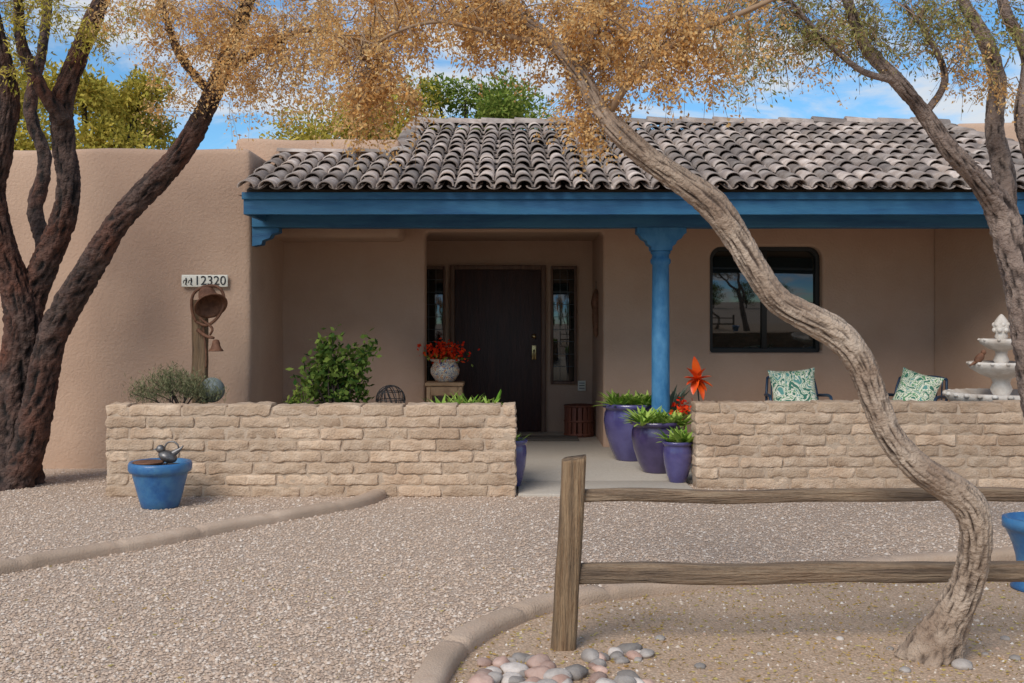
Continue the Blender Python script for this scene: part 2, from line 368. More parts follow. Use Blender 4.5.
mb=MB(); plainbox(mb,-1.5,-1.33,12.482,13.9,-.1,2.9); plainbox(mb,1.012,1.2,12.482,13.9,-.1,2.9); plainbox(mb,-1.328,1.01,13.8,14.0,-.1,2.9); plainbox(mb,-1.328,1.01,12.482,13.798,2.415,2.6)
obj('entry_alcove',mb,stucco_in,house,smooth=False)
mb=MB(); a=Vector((4.67,12.2)); b=Vector((5.35,9.95)); nrm=Vector((.96,.29))*.3
pts=[a,b,b+nrm,a+nrm]; mb.add([(p.x,p.y,-.1) for p in pts]+[(p.x,p.y,2.60) for p in pts],[(0,3,2,1),(4,5,6,7),(0,1,5,4),(1,2,6,5),(2,3,7,6),(3,0,4,7)])
ew=obj('porch_end_wall',mb,stucco_in,house,smooth=False); boolcut(ew,[],.04)
mb=MB(); plainbox(mb,-2.5,5.55,10.02,12.19,2.586,2.60); obj('porch_ceiling',mb,stucco_in,house,smooth=False)
mb=MB(); DX0,DX1=-.715,.364
bx(mb,DX0-.06,DX0-.002,13.73,13.80,.02,2.11,.008); bx(mb,DX1+.002,DX1+.06,13.73,13.80,.02,2.11,.008); bx(mb,DX0-.002,DX1+.002,13.731,13.80,2.055,2.112,.008)
for s in ((.514,.778),(-1.128,-.864)):
    bx(mb,s[0]-.03,s[0],13.74,13.80,.62,2.10,.006); bx(mb,s[1],s[1]+.03,13.74,13.80,.62,2.10,.006); bx(mb,s[0],s[1],13.741,13.80,2.06,2.098,.006); bx(mb,s[0],s[1],13.741,13.80,.622,.66,.006)
obj('door_frame',mb,framewood,house)
mb=MB(); bx(mb,DX0+.001,DX1-.001,13.756,13.799,.03,2.053,.004); obj('front_door',mb,doorm,house)
mb=MB(); rbox(mb,(.275,13.745,1.02),(.028,.008,.09),.006); tube(mb,[(.275,13.73,1.05,.01),(.275,13.67,1.04,.012),(.275,13.67,.95,.012),(.275,13.73,.94,.01)],10,.01); lathe(mb,(.275,13.75,1.22),[(.001,-.0),(.03,0),(.028,.012),(.001,.014)],20,rot=Matrix.Rotation(math.radians(90),3,'X')); obj('door_handle',mb,brass,house)
mb=MB()
for s in ((.514,.778),(-1.128,-.864)): bx(mb,s[0]+.001,s[1]-.001,13.765,13.799,.661,2.059,.002)
obj('sidelight_glass',mb,glass,house)
mb=MB()
for s in ((.514,.778),(-1.128,-.864)):
    m_=(s[0]+s[1])/2
    for i in range(8):
        z=.84+i*.155; bx(mb,s[0]+.004,s[1]-.004,13.758,13.764,z,z+.007,.002)
    for sx in (-1,1): bx(mb,m_+sx*.045-.003,m_+sx*.045+.003,13.757,13.763,.67,2.05,.002)
obj('sidelight_leading',mb,leadm,house)
fo=archprism(WX0-.002,WX1+.002,WZ0,WZ1,.13,12.30,12.36); wf=obj('window_frame',fo,bronze,house,smooth=False)
cc=obj('c3',archprism(WX0+.045,WX1-.045,WZ0+.045,WZ1-.04,.10,12.2,12.5),bronze,smooth=False); boolcut(wf,[cc],.004)
mb=MB(); xm=(WX0+WX1)/2; bx(mb,xm-.03,xm+.03,12.295,12.35,WZ0+.045,WZ1-.042,.004); obj('window_bars',mb,bronze,house)
mb=MB(); bx(mb,WX0+.03,WX1-.03,12.335,12.341,WZ0+.03,WZ1-.03,.001); obj('window_glass',mb,glass,house)
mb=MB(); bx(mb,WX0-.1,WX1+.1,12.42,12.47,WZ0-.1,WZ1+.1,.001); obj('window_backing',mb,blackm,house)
mb=MB()
bx(mb,-2.535,5.4,10.70,10.92,2.345,2.555,.012,div=(40,0,0),jit=.004,js=2)
bx(mb,-2.43,5.74,9.95,9.99,2.40,2.585,.006,div=(40,0,0),jit=.003,js=2)
bx(mb,-2.44,5.74,9.925,9.948,2.535,2.60,.005,div=(20,0,0),jit=.002,js=2)
bx(mb,-2.43,-2.39,9.992,10.70,2.40,2.60,.005)
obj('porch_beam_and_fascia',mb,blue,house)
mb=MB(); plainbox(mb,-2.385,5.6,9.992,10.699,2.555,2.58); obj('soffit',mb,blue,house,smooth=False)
mb=MB()
prof=[(0,0),(.26,0),(.26,-.045),(.19,-.065),(.17,-.10),(.10,-.125),(.09,-.165),(0,-.18)]
X=-2.535; n=len(prof); mb.add([(X+p[0],10.73,2.343+p[1]) for p in prof]+[(X+p[0],10.89,2.343+p[1]) for p in prof],[tuple(range(n)),tuple(n+i for i in reversed(range(n)))]+[(i,n+i,n+(i+1)%n,(i+1)%n) for i in range(n)])
obj('corbel',mb,blue,house,smooth=False)
mb=MB(); CX,CY=1.46,10.81
pr=[(.24,2.343),(.24,2.29),(.215,2.275),(.19,2.235),(.15,2.215),(.135,2.18),(.105,2.16),(.10,2.12)]
pts=[(CX+x,z) for x,z in pr]+[(CX-x,z) for x,z in reversed(pr)]; n=len(pts)
mb.add([(p[0],10.71,p[1]) for p in pts]+[(p[0],10.91,p[1]) for p in pts],[tuple(range(n)),tuple(n+i for i in reversed(range(n)))]+[(i,n+i,n+(i+1)%n,(i+1)%n) for i in range(n)])
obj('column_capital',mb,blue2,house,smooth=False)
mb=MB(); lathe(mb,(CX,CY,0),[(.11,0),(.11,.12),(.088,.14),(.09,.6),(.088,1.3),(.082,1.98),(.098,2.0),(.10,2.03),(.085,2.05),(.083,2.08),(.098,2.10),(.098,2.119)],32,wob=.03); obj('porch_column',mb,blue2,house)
# roof
E0,Z0,SL=9.78,2.555,.318
def barrel(mb,X,t,r0,r1,ln,up,lift,rotj=0):
    n=9; vs=[];fs=[]
    for ring,(tt,r,th) in enumerate(((t,r0,0),(t+ln,r1,0),(t,r0-.014,1),(t+ln*.5,r0-.016,1))):
        for i in range(n):
            a=math.pi*i/(n-1); x=math.cos(a)*r; z=math.sin(a)*r*(.80 if up else .5)
            if not up: z=-z
            lf=lift*(1-(tt-t)/ln)
            vs.append((X+x+rotj*(tt-t),E0+tt-z*.28,Z0+SL*tt+z+lf+(0.045 if up else .068)))
    for i in range(n-1):
        fs.append((i,i+1,n+i+1,n+i)); fs.append((i,2*n+i,2*n+i+1,i+1)); fs.append((2*n+i,3*n+i,3*n+i+1,2*n+i+1))
    mb.add(vs,fs)
mb=MB(); pitch=.176; ex=.32; rows=12
def redge(t): return 5.16+.15*(3.87-t)
for c in range(48):
    X=-2.36+c*pitch
    for r in range(rows):
        t=r*ex
        if X<-1.13 and t>1.5: continue
        if X>redge(t): continue
        j=random.uniform(-.010,.010)
        barrel(mb,X+j,t+random.uniform(-.03,.03),.080,.066,ex*1.2,True,.020+random.uniform(0,.014),random.uniform(-.05,.05))
        if X+pitch/2<redge(t): barrel(mb,X+pitch/2,t+.02,.070,.078,ex*1.18,False,.016)
obj('roof_tiles',mb,tilem,house)
mb=MB()
def cap(mb,p,q,r):
    p=Vector(p);q=Vector(q);n=9;vs=[];fs=[]; d=(q-p); s=d.cross(Vector((0,0,1))).normalized(); u=s.cross(d).normalized()
    for (k,rr) in ((0,r),(1,r*.86)):
        for i in range(n):
            a=math.pi*i/(n-1); vs.append(p+d*k+s*math.cos(a)*rr+u*(math.sin(a)*rr*.75+ (0.012 if k==0 else 0)))
    for i in range(n):
        a=math.pi*i/(n-1); vs.append(p+s*math.cos(a)*r*.82+u*math.sin(a)*r*.6)
    for i in range(n-1): fs.append((i,i+1,n+i+1,n+i)); fs.append((i,2*n+i,2*n+i+1,i+1))
    mb.add(vs,fs)
RT=3.87; x=-1.2
while x<5.2:
    cap(mb,(x,E0+RT,Z0+SL*RT+.06+random.uniform(-.008,.016)),(x+.46,E0+RT,Z0+SL*RT+.06),.11); x+=.41
t=1.7
while t<3.8:
    cap(mb,(-1.2,E0+t,Z0+SL*t+.06),(-1.2,E0+t+.42,Z0+SL*(t+.42)+.06),.10); t+=.37
t=0
while t<3.8:
    cap(mb,(redge(t),E0+t,Z0+SL*t+.07),(redge(t+.42),E0+t+.42,Z0+SL*(t+.42)+.07),.10); t+=.37
x=-2.45
while x<-1.35:
    cap(mb,(x,11.5,Z0+SL*1.72+.08),(x+.4,11.5,Z0+SL*1.72+.08),.06); x+=.37
obj('ridge_tiles',mb,tilem,house)
mb=MB()
def slab(x0,x1a,x1b,t0,t1):
    z=lambda t:Z0+SL*t
    mb.add([(x0,E0+t0,z(t0)),(x1a,E0+t0,z(t0)),(x1b,E0+t1,z(t1)),(x0,E0+t1,z(t1)),(x0,E0+t0,z(t0)-.03),(x1a,E0+t0,z(t0)-.03),(x1b,E0+t1,z(t1)-.03),(x0,E0+t1,z(t1)-.03)],[(0,1,2,3),(4,7,6,5),(0,4,5,1),(1,5,6,2),(2,6,7,3),(3,7,4,0)])
slab(-2.42,redge(.25),redge(1.7),.25,1.7); slab(-1.22,redge(1.7),redge(3.85),1.701,3.85)
mb.add([(-1.22,E0+3.86,Z0+SL*3.85),(5.16,E0+3.86,Z0+SL*3.85),(5.16,E0+7.7,2.7),(-1.22,E0+7.7,2.7)],[(0,1,2,3)])
obj('roof_deck',mb,under,house,smooth=False)
mb=MB(); mb.add([(-1.21,11.53,2.6),(-1.21,13.62,2.6),(-1.21,13.62,Z0+SL*3.83),(-1.21,11.53,Z0+SL*1.75),(-1.17,11.53,2.6),(-1.17,13.62,2.6),(-1.17,13.62,Z0+SL*3.83),(-1.17,11.53,Z0+SL*1.75)],[(0,1,2,3),(7,6,5,4),(3,2,6,7)]); obj('gable_infill',mb,stucco,house,smooth=False)
wo=group('wall_ornament'); mb=MB(); 
lathe(mb,(.985,12.9,0),[(.001,1.22),(.03,1.26),(.045,1.4),(.04,1.55),(.055,1.62),(.05,1.70),(.02,1.78),(.001,1.80)],16,wob=.3); obj('carved_figure',mb,rust,wo)
mb=MB(); tube(mb,[(.985,12.9,1.79,.004),(.985,12.9,1.88,.004)],6,.02); obj('hanger',mb,blackm,wo)
sg=group('small_wall_sign'); mb=MB(); rbox(mb,(.875,13.785,.60),(.05,.008,.065),.006); obj('panel',mb,plaqm,sg)
mb=MB()
for k in range(3): rbox(mb,(.875,13.775,.635-.032*k),(.034,.002,.005),.001)
obj('lettering',mb,blackm,sg)
hn=group('house_number_sign'); p0=at(205,281,10.66)
mb=MB(); rbox(mb,(p0.x,10.655,p0.z),(.225,.012,.06),.01); obj('plaque',mb,plaqm,hn)
fc=bpy.data.curves.new('digits','FONT'); fc.body='12320'; fc.size=.125; fc.extrude=.002; fc.align_x='CENTER'; fc.align_y='CENTER'
fo_=bpy.data.objects.new('digits',fc); fo_.location=(p0.x+.055,10.639,p0.z); fo_.rotation_euler=(math.radians(90),0,0); fc.materials.append(blackm); COL.objects.link(fo_); fo_.parent=hn
mb=MB()
for dx in (-.185,-.135):
    tube(mb,[(p0.x+dx,10.64,p0.z-.035,.004),(p0.x+dx+.01,10.64,p0.z,.007),(p0.x+dx+.005,10.64,p0.z+.03,.006)],6,.01); tube(mb,[(p0.x+dx,10.64,p0.z+.01,.004),(p0.x+dx-.018,10.64,p0.z+.0,.003),(p0.x+dx-.02,10.64,p0.z-.02,.003)],6,.01); tube(mb,[(p0.x+dx,10.64,p0.z-.03,.004),(p0.x+dx+.018,10.64,p0.z-.042,.003)],6,.01)
obj('dancing_figures',mb,blackm,hn)
# ---------- garden walls ----------
def brickwall(name,x0,x1,y0,th,h,courses,seed):
    g=group(name); rnd=random.Random(seed); mb=MB(); ch=h/courses; bl=.40
    for c in range(courses):
        z0=c*ch; x=x0-(bl/2 if c%2 else 0)+rnd.uniform(-.04,.04)
        while x<x1-.02:
            l=bl*rnd.uniform(.88,1.10); a=max(x,x0); b=min(x+l-.013,x1)
            if x1-b<.08: b=x1; 
            if b-a>.05:
                o=rnd.uniform(-.006,.006); rr=.013
                top=c==courses-1
                bx(mb,a+rnd.uniform(0,.004),b-rnd.uniform(0,.004),y0+o,y0+th-o,z0+.006+rnd.uniform(-.003,.003),z0+ch-.005+(rnd.uniform(-.004,.012) if top else rnd.uniform(-.003,.003)),rr,div=(10,2,2),jit=.015,js=19)
            if b>=x1: break
            x+=l
    obj('adobe_bricks',mb,adobe,g)
    mb=MB(); bx(mb,x0+.010,x1-.010,y0+.010,y0+th-.010,-.05,h-.02,.005,div=(60,0,8),jit=.006,js=12); obj('mortar',mb,mortar,g)
    return g
wl=brickwall('garden_wall',-3.33,.035,9.0,.24,.755,8,3)
mb=MB(); bx(mb,-3.28,-.02,9.242,9.72,-.05,.60,.02,div=(30,4,2),jit=.02,js=5); obj('planter_soil',mb,soilm,wl)
mb=MB(); bx(mb,-3.3,-.0,9.722,9.80,-.05,.66,.02); obj('planter_back',mb,mortar,wl)
brickwall('garden_wall',1.57,8.0,9.4,.24,.745,8,5)
# ---------- plants behind wall ----------
def twiggy(name,rad,n,leaflen,leafw,m,base,bark,updir,clumps):
    g=group(name); mb=MB(); C=[];D=[]
    for p in clumps:
        p=Vector(p); b=Vector(base)+Vector((random.uniform(-.06,.06),random.uniform(-.06,.06),0)); mid=(b+p)/2+Vector((random.uniform(-.05,.05),random.uniform(-.05,.05),.04))
        tube(mb,[(*b,.008),(*mid,.006),(*p,.003)],6,.05)
        k=n//len(clumps); t=RNG.random(k)**.5
        q=np.array(mid)[None]*(1-t[:,None])+np.array(p)[None]*t[:,None]
        q=q+RNG.normal(size=(k,3))*np.array(rad)*.16; C.append(q)
        D.append(rdir(k)+np.array((0,0,updir)))
    obj('stems',mb,bark,g)
    V,F,A=leaves(np.concatenate(C),np.concatenate(D),leaflen,leafw); npobj('leaves',V,F,m,g,attr=A); return g
Yb=9.5
cl=[tuple(at(u,v,Yb+random.uniform(-.12,.18))) for u,v in ((322,345),(332,334),(316,358),(306,374),(330,360),(345,352),(356,366),(366,350),(372,345),(358,352),(340,380),(325,385),(350,388),(365,378),(313,390),(345,398),(330,398),(362,393),(332,370),(350,375),(326,346),(310,368))]
twiggy('green_shrub',(.30,.30,.30),1700,.058,.036,lf_dk,(*at(338,430,Yb)[:2],.58),bark_md,.2,cl)
cl=[tuple(at(u,v,Yb+random.uniform(-.12,.15))) for u,v in ((138,386),(150,380),(160,375),(170,371),(178,372),(190,378),(200,380),(212,386),(220,394),(133,394),(165,385),(185,388),(205,393),(150,392),(172,382),(195,388))]
twiggy('rosemary_shrub',(.28,.3,.22),5600,.04,.005,lf_ros,(*at(178,430,Yb)[:2],.58),bark_md,1.1,cl)
cl=[tuple(at(u,v,Yb-.1)) for u,v in ((288,400),(297,394),(304,398),(300,388),(292,402))]
twiggy('small_shrub',(.12,.12,.1),160,.045,.02,lf_gr,(*at(297,430,Yb)[:2],.58),bark_md,.5,cl)
def bladeplant(name,spots,n,L,w,m,up=1.2,parent=None):
    mb=MB()
    for s in spots:
        for i in range(n):
            a=random.random()*6.28; d=Vector((math.cos(a),math.sin(a),random.uniform(.25,up)))
            blade(mb,Vector(s)+Vector((math.cos(a)*.02,math.sin(a)*.02,0)),d,L*random.uniform(.6,1.15),w,random.uniform(.2,.7))
    return obj(name,mb,m,parent,h=True)
bladeplant('green_succulent',[(at(u,0,9.42).x,9.42+random.uniform(-.08,.15),.63) for u in (440,448,456,464,470,478,486,492)],18,.24,.032,succ,2)
bladeplant('green_succulent',[(at(u,0,9.5).x,9.5,.60) for u in (408,420)],10,.16,.02,agavem)
ws=group('wire_sphere_ornament'); mb=MB(); c=Vector((-1.04,9.42,.765)); R=.125
for k in range(9):
    ax=Matrix.Rotation(k*math.pi/9,3,'Z')@Matrix.Rotation(math.radians(90+20*math.sin(k)),3,'X')
    pts=[c+ax@Vector((R*math.cos(a),R*math.sin(a),0)) for a in [i*math.pi/12 for i in range(25)]]
    tube(mb,[(*p,.004) for p in pts],6,.03)
for zz in (-.07,0,.07):
    rr=math.sqrt(R*R-zz*zz); tube(mb,[(c.x+rr*math.cos(i*math.pi/12),c.y+rr*math.sin(i*math.pi/12),c.z+zz,.004) for i in range(25)],6,.03)
tube(mb,[(c.x,c.y,.58,.008),(c.x,c.y,.65,.008)],6,.03); obj('rings',mb,blackm,ws)
gb=group('ceramic_garden_ball'); mb=MB(); cc_=at(212,390,9.62)
lathe(mb,(cc_.x,cc_.y,cc_.z),[(.11*math.sin(math.pi*i/14)+.0005,-.11*math.cos(math.pi*i/14)) for i in range(15)],28); obj('ball',mb,mat('pale_blue_glaze',(.14,.18,.18),(.20,.23,.22),rough=.5,bump=.1),gb)
mb=MB(); lathe(mb,(cc_.x,cc_.y,.58),[(.06,0),(.045,.03),(.05,.09)],20); obj('stand',mb,rust,gb)
bp=group('bell_post'); YB=10.0
def aB(u,v,dy=0): return at(u,v,YB+dy)
p=aB(200,290); mb=MB(); bx(mb,p.x-.065,p.x+.065,YB-.05,YB+.05,-.05,aB(0,300).z,.012,div=(0,0,14),jit=.01,js=6); obj('post',mb,post_wood,bp)
mb=MB()
tube(mb,[(*aB(196,322,-.1),.012),(*aB(192,310,-.1),.014),(*aB(193,295,-.1),.014),(*aB(203,287,-.1),.014),(*aB(218,287,-.1),.014),(*aB(224,298,-.1),.014),(*aB(220,314,-.1),.014),(*aB(208,325,-.1),.014),(*aB(196,322,-.1),.012)],10,.02)
bellp=[(.001,.19),(.03,.188),(.062,.17),(.075,.13),(.085,.07),(.105,.02),(.135,-.02),(.15,-.035),(.145,-.045),(.125,-.03),(.10,.01),(.07,.10),(.02,.15),(.001,.15)]
lathe(mb,aB(210,303,-.16),bellp,36,rot=Matrix.Rotation(math.radians(-30),3,'Y')@Matrix.Rotation(math.radians(-38),3,'X'))
tube(mb,[(*aB(198,330,-.06),.02),(*aB(206,336,-.12),.016),(*aB(214,338,-.14),.012)],8,.02)
lathe(mb,aB(216,349,-.14),[(r*.45,z*.45) for r,z in bellp],24)
tube(mb,[(*aB(200,318,-.08),.012),(*aB(212,328,-.14),.012),(*aB(210,335,-.14),.01)],8,.02)
tube(mb,[(*aB(206,368,-.06),.008),(*aB(206,352,-.08),.008),(*aB(203,325,-.08),.008)],8,.02)
obj('bell_and_yoke',mb,rust,bp)
# ---------- pots ----------
def pot(name,x,y,r,h,m,kind=0,z=.0):
    g=group(name); mb=MB()
    if kind==0: pr=[(.52,0),(.55,.02),(.72,.2),(.88,.45),(.95,.68),(.93,.82),(.88,.88),(.90,.91),(1.0,.93),(1.0,.985),(.96,1.0),(.88,.98),(.85,.9),(.85,.82)]
    else: pr=[(.56,0),(.60,.02),(.68,.2),(.80,.5),(.88,.70),(.90,.76),(.98,.78),(1.02,.84),(1.02,.95),(.98,1.0),(.88,.99),(.84,.9),(.82,.82)]
    lathe(mb,(x,y,z),[(a*r,b*h) for a,b in pr],48,wob=.015); obj('vessel',mb,m,g)
    mb=MB(); lathe(mb,(x,y,z+.85*h),[(r*.86,0),(r*.86,.015),(.001,.03)],24); obj('soil',mb,soilm,g)
    return g
def fl(name,c,n,sp,g,m=red,l=.035):
    C=np.array(c)[None]+RNG.normal(size=(n,3))*np.array(sp); V,F,A=leaves(C,rdir(n)+np.array((0,-.3,.5)),l,l*.8); return npobj(name,V,F,m,g,attr=A)
zp=.025
g=pot('purple_planter',1.206,11.14,.29,.575,purple,0,zp)
bladeplant('succulents',[(1.206+random.uniform(-.24,.24),11.14+random.uniform(-.2,.15),.56) for _ in range(20)],14,.21,.034,succ,1.6,parent=g)
g=pot('purple_planter',1.365,10.28,.26,.48,purple2,0,zp)
bladeplant('succulents',[(1.365+random.uniform(-.21,.21),10.28+random.uniform(-.2,.15),.47) for _ in range(19)],14,.20,.032,succ,1.6,parent=g)
fl('red_blooms',(1.365+.235,10.25,.62),90,(.05,.05,.045),g)
g=pot('purple_planter',1.455,9.66,.135,.36,purple,0,zp)
bladeplant('succulents',[(1.455+random.uniform(-.08,.08),9.66+random.uniform(-.08,.08),.36) for _ in range(8)],13,.18,.03,succ,1.8,parent=g)
g=pot('purple_planter',.0,9.45,.135,.40,purple,0,zp)
bladeplant('succulents',[(random.uniform(-.06,.10),9.45,.38) for _ in range(6)],9,.14,.02,succ,parent=g)
g=pot('blue_planter',-2.735,8.55,.235,.355,cobalt,1)
bf=group('bird_figurine'); mb=MB(); c=Vector((-2.66,8.5,.40))
sph=lambda r,n=12:[(r*math.sin(math.pi*i/n)+.0003,-r*math.cos(math.pi*i/n)) for i in range(n+1)]
lathe(mb,c,[(a*1.0,b*.6) for a,b in sph(.075)],20,rot=Matrix.Rotation(.4,3,'Y')); lathe(mb,c+Vector((-.05,-.02,.06)),sph(.032),16)
tube(mb,[(*(c+Vector((-.03,0,.02))),.03),(*(c+Vector((-.05,-.01,.05))),.022)],10,.01); tube(mb,[(*(c+Vector((.04,0,.02))),.028),(*(c+Vector((.10,0,.06))),.012),(*(c+Vector((.12,0,.085))),.004)],10,.01)
tube(mb,[(*(c+Vector((-.075,-.03,.06))),.01),(*(c+Vector((-.10,-.04,.055))),.002)],8,.01)
tube(mb,[(*(c+Vector((-.01,0,-.09))),.008),(*(c+Vector((0,0,-.02))),.008)],8,.02)
pts=[(c.x+.03+.055*math.cos(i*math.pi/8),c.y,c.z+.06+.055*math.sin(i*math.pi/8),.007) for i in range(17)]; tube(mb,pts,8,.02)
obj('body',mb,steel,bf)
mb=MB(); lathe(mb,(-2.80,8.48,.36),[(.10,-.02),(.12,.0),(.115,.004),(.001,.0)],24); obj('dish',mb,rust,bf)
bu=group('blue_urn'); mb=MB(); lathe(mb,(2.87,5.98,0),[(.14,0),(.15,.02),(.13,.05),(.115,.10),(.12,.18),(.135,.24),(.15,.28),(.165,.31),(.175,.33),(.19,.34),(.19,.39),(.17,.395),(.15,.36),(.05,.33),(.001,.33)],40,wob=.03); obj('vessel',mb,cobalt,bu)
tb=group('side_table'); mb=MB(); tx,ty=-.73,12.0
bx(mb,tx-.21,tx+.21,ty-.16,ty+.16,.72,.76,.012,div=(4,2,0),jit=.005)
for sx in(-1,1):
    for sy in(-1,1): bx(mb,tx+sx*.17-.022,tx+sx*.17+.022,ty+sy*.12-.02,ty+sy*.12+.02,.025,.718,.006)
bx(mb,tx-.145,tx+.145,ty-.14,ty-.11,.62,.715,.005); bx(mb,tx-.19,tx+.19,ty-.13,ty+.13,.25,.275,.006)
obj('table_frame',mb,tablew,tb)
g=group('talavera_flower_pot'); mb=MB(); lathe(mb,(tx,ty,.76),[(.09,0),(.11,.02),(.155,.09),(.16,.14),(.13,.20),(.12,.215),(.16,.23),(.165,.25),(.13,.25),(.11,.2)],32); obj('pot',mb,talav,g)
fl('red_geraniums',(tx,ty-.04,1.08),420,(.10,.07,.048),g,l=.04); C=np.array((tx,ty,1.03))[None]+RNG.normal(size=(90,3))*np.array((.1,.08,.03)); V,F,A=leaves(C,rdir(90),.05,.035); npobj('leaves',V,F,lf_gr,g,attr=A)
bt=group('wooden_tub'); mb=MB(); bxx,byy=.81,13.3
for i in range(16):
    a=i/16*2*math.pi; rot=Matrix.Rotation(a,3,'Z'); 
    rbox(mb,(bxx+.165*math.cos(a),byy+.165*math.sin(a),.215),(.012,.026,.19),.004,rot=rot)
for z in (.04,.2,.38): lathe(mb,(bxx,byy,z),[(.178,0),(.186,.005),(.186,.02),(.178,.025),(.15,.025),(.15,0)],32)
lathe(mb,(bxx,byy,.05),[(.16,0),(.16,.02),(.001,.03)],24); obj('staves',mb,darkwood,bt)
mb=MB(); bx(mb,.0,.78,12.75,13.2,.026,.045,.008); obj('doormat',mb,matm)
fo2=group('metal_flower_ornament'); mb=MB(); fx,fy=1.70,10.05; fz=.90
tube(mb,[(fx,fy,.03,.006),(fx+.02,fy,.5,.006),(fx-.01,fy,fz,.006)],8,.05); obj('stem',mb,blackm,fo2)
mb=MB()
for ang,L_ in ((100,.24),(130,.17),(60,.14),(20,.14),(-20,.16),(-75,.2),(-110,.15),(165,.14),(200,.12),(-50,.14)):
    a=math.radians(ang); blade(mb,(fx-.01,fy-.01,fz),(math.cos(a),-.35,math.sin(a)),L_,.085,.15,6)
obj('petals',mb,orange,fo2)
g=pot('clay_planter',1.62,11.3,.2,.5,rust,1,zp)
bladeplant('agave',[(1.60,11.28,.46),(1.66,11.3,.48)],24,.38,.035,agavem,3,g)
# ---------- chairs ----------
def chair(x,y,rz,pillow_tilt,pw):
    g=group('patio_chair'); M=Matrix.Translation((x,y,.025))@Matrix.Rotation(rz,4,'Z')
    T=lambda p:tuple(M@Vector(p)); mb=MB()
    def tb_(pts,r=.014): tube(mb,[(*T(p),r) for p in pts],10,.03)
    for s in (-1,1):
        tb_([(s*.29,-.28,0),(s*.29,-.27,.35),(s*.30,-.27,.60),(s*.30,-.15,.645),(s*.29,.12,.63),(s*.27,.24,.62)],.016)
        tb_([(s*.27,.30,0),(s*.27,.20,.40),(s*.26,.25,.65),(s*.24,.32,.80)])
        tb_([(s*.27,-.27,.38),(s*.27,.2,.38)])
    tb_([(-.24,.32,.80),(-.12,.335,.82),(.12,.335,.82),(.24,.32,.80)]); tb_([(-.27,-.27,.38),(.27,-.27,.38)]); tb_([(-.27,.2,.38),(.27,.2,.38)])
    for i in range(-4,5): tb_([(i*.055,-.27,.385),(i*.055,.2,.385)],.008); tb_([(i*.055,.21,.39),(i*.052,.26,.65),(i*.05,.325,.81)],.008)
    obj('frame',mb,chairm,g)
    mb=MB(); n=14; vs=[];fs=[]
    R=Matrix.Translation((x,y,.025))@Matrix.Rotation(rz,4,'Z')@Matrix.Translation((0,.10,.67))@Matrix.Rotation(math.radians(-20),4,'X')@Matrix.Rotation(pillow_tilt,4,'Y')
    for side in (1,-1):
        for i in range(n+1):
            for j in range(n+1):
                a=i/n*2-1;b=j/n*2-1; th=.085*((1-a**4)*(1-b**4))**.6; pin=1-.10*(1-a*a); pin2=1-.10*(1-b*b)
                vs.append(R@Vector((a*pw*pin2,side*th,b*pw*pin)))
    m_=(n+1)**2
    for k in (0,1):
        for i in range(n):
            for j in range(n):
                q=[k*m_+i*(n+1)+j,k*m_+(i+1)*(n+1)+j,k*m_+(i+1)*(n+1)+j+1,k*m_+i*(n+1)+j+1]; fs.append(q if k else q[::-1])
    mb.add(vs,fs); obj('pillow',mb,pillowm,g)
    mb=MB(); rbox(mb,(0,0,0),(.26,.24,.035),.03); mb.v=[tuple(M@(Vector(v)+Vector((0,-.03,.43)))) for v in mb.v]; obj('seat_cushion',mb,pillowm,g)
chair(2.93,11.35,math.radians(-4),math.radians(-4),.245)
chair(4.10,11.25,math.radians(-38),math.radians(14),.22)
# ---------- fountain ----------
ft=group('tiered_fountain'); mb=MB(); fc_=(4.56,10.25,0)
pr=[(.36,0),(.36,.06),(.22,.10),(.17,.2),(.20,.42),(.14,.5),(.16,.56),(.30,.62),(.46,.69),(.49,.73),(.49,.77),(.46,.775),(.40,.73),(.2,.69),(.09,.69),(.07,.74),(.10,.80),(.075,.86),(.09,.90),
 (.18,.935),(.27,.99),(.29,1.03),(.285,1.055),(.26,1.05),(.2,1.0),(.1,.985),(.05,.985),(.045,1.02),(.07,1.07),(.05,1.12),(.055,1.155),(.12,1.18),(.185,1.225),(.195,1.255),(.185,1.27),(.165,1.26),(.1,1.225),(.04,1.22),(.035,1.25),(.06,1.29),(.05,1.32),(.07,1.35),(.075,1.39),(.055,1.44),(.03,1.475),(.012,1.495),(.001,1.5)]
lathe(mb,fc_,pr,56,wob=.03)
for R_,z in ((.488,.755),(.288,1.04),(.192,1.26)):
    k=int(R_*50)
    for i in range(k):
        a=i/k*2*math.pi; lathe(mb,(fc_[0]+R_*math.cos(a),fc_[1]+R_*math.sin(a),z),[(x_*.8,y_*.6) for x_,y_ in sph(R_*.06+.008,6)],10)
for i in range(7):
    a=i/7*2*math.pi
    for zz,rr in ((1.35,.065),(1.40,.06)): lathe(mb,(fc_[0]+rr*math.cos(a+zz*9),fc_[1]+rr*math.sin(a+zz*9),zz),sph(.024,6),8)
obj('basins',mb,white_st,ft)
bd=group('bird_figurine'); mb=MB(); c=Vector((fc_[0]-.24,fc_[1]-.08,1.09)); lathe(mb,c,[(a*.6,b) for a,b in sph(.06)],16,rot=Matrix.Rotation(.7,3,'Y')); lathe(mb,c+Vector((.04,0,.055)),sph(.024),12); tube(mb,[(*(c+Vector((-.03,0,-.03))),.018),(*(c+Vector((-.09,0,-.07))),.006)],8,.01); tube(mb,[(*(c+Vector((0,0,-.07))),.006),(*(c),.006)],6,.01); obj('body',mb,rust,bd)
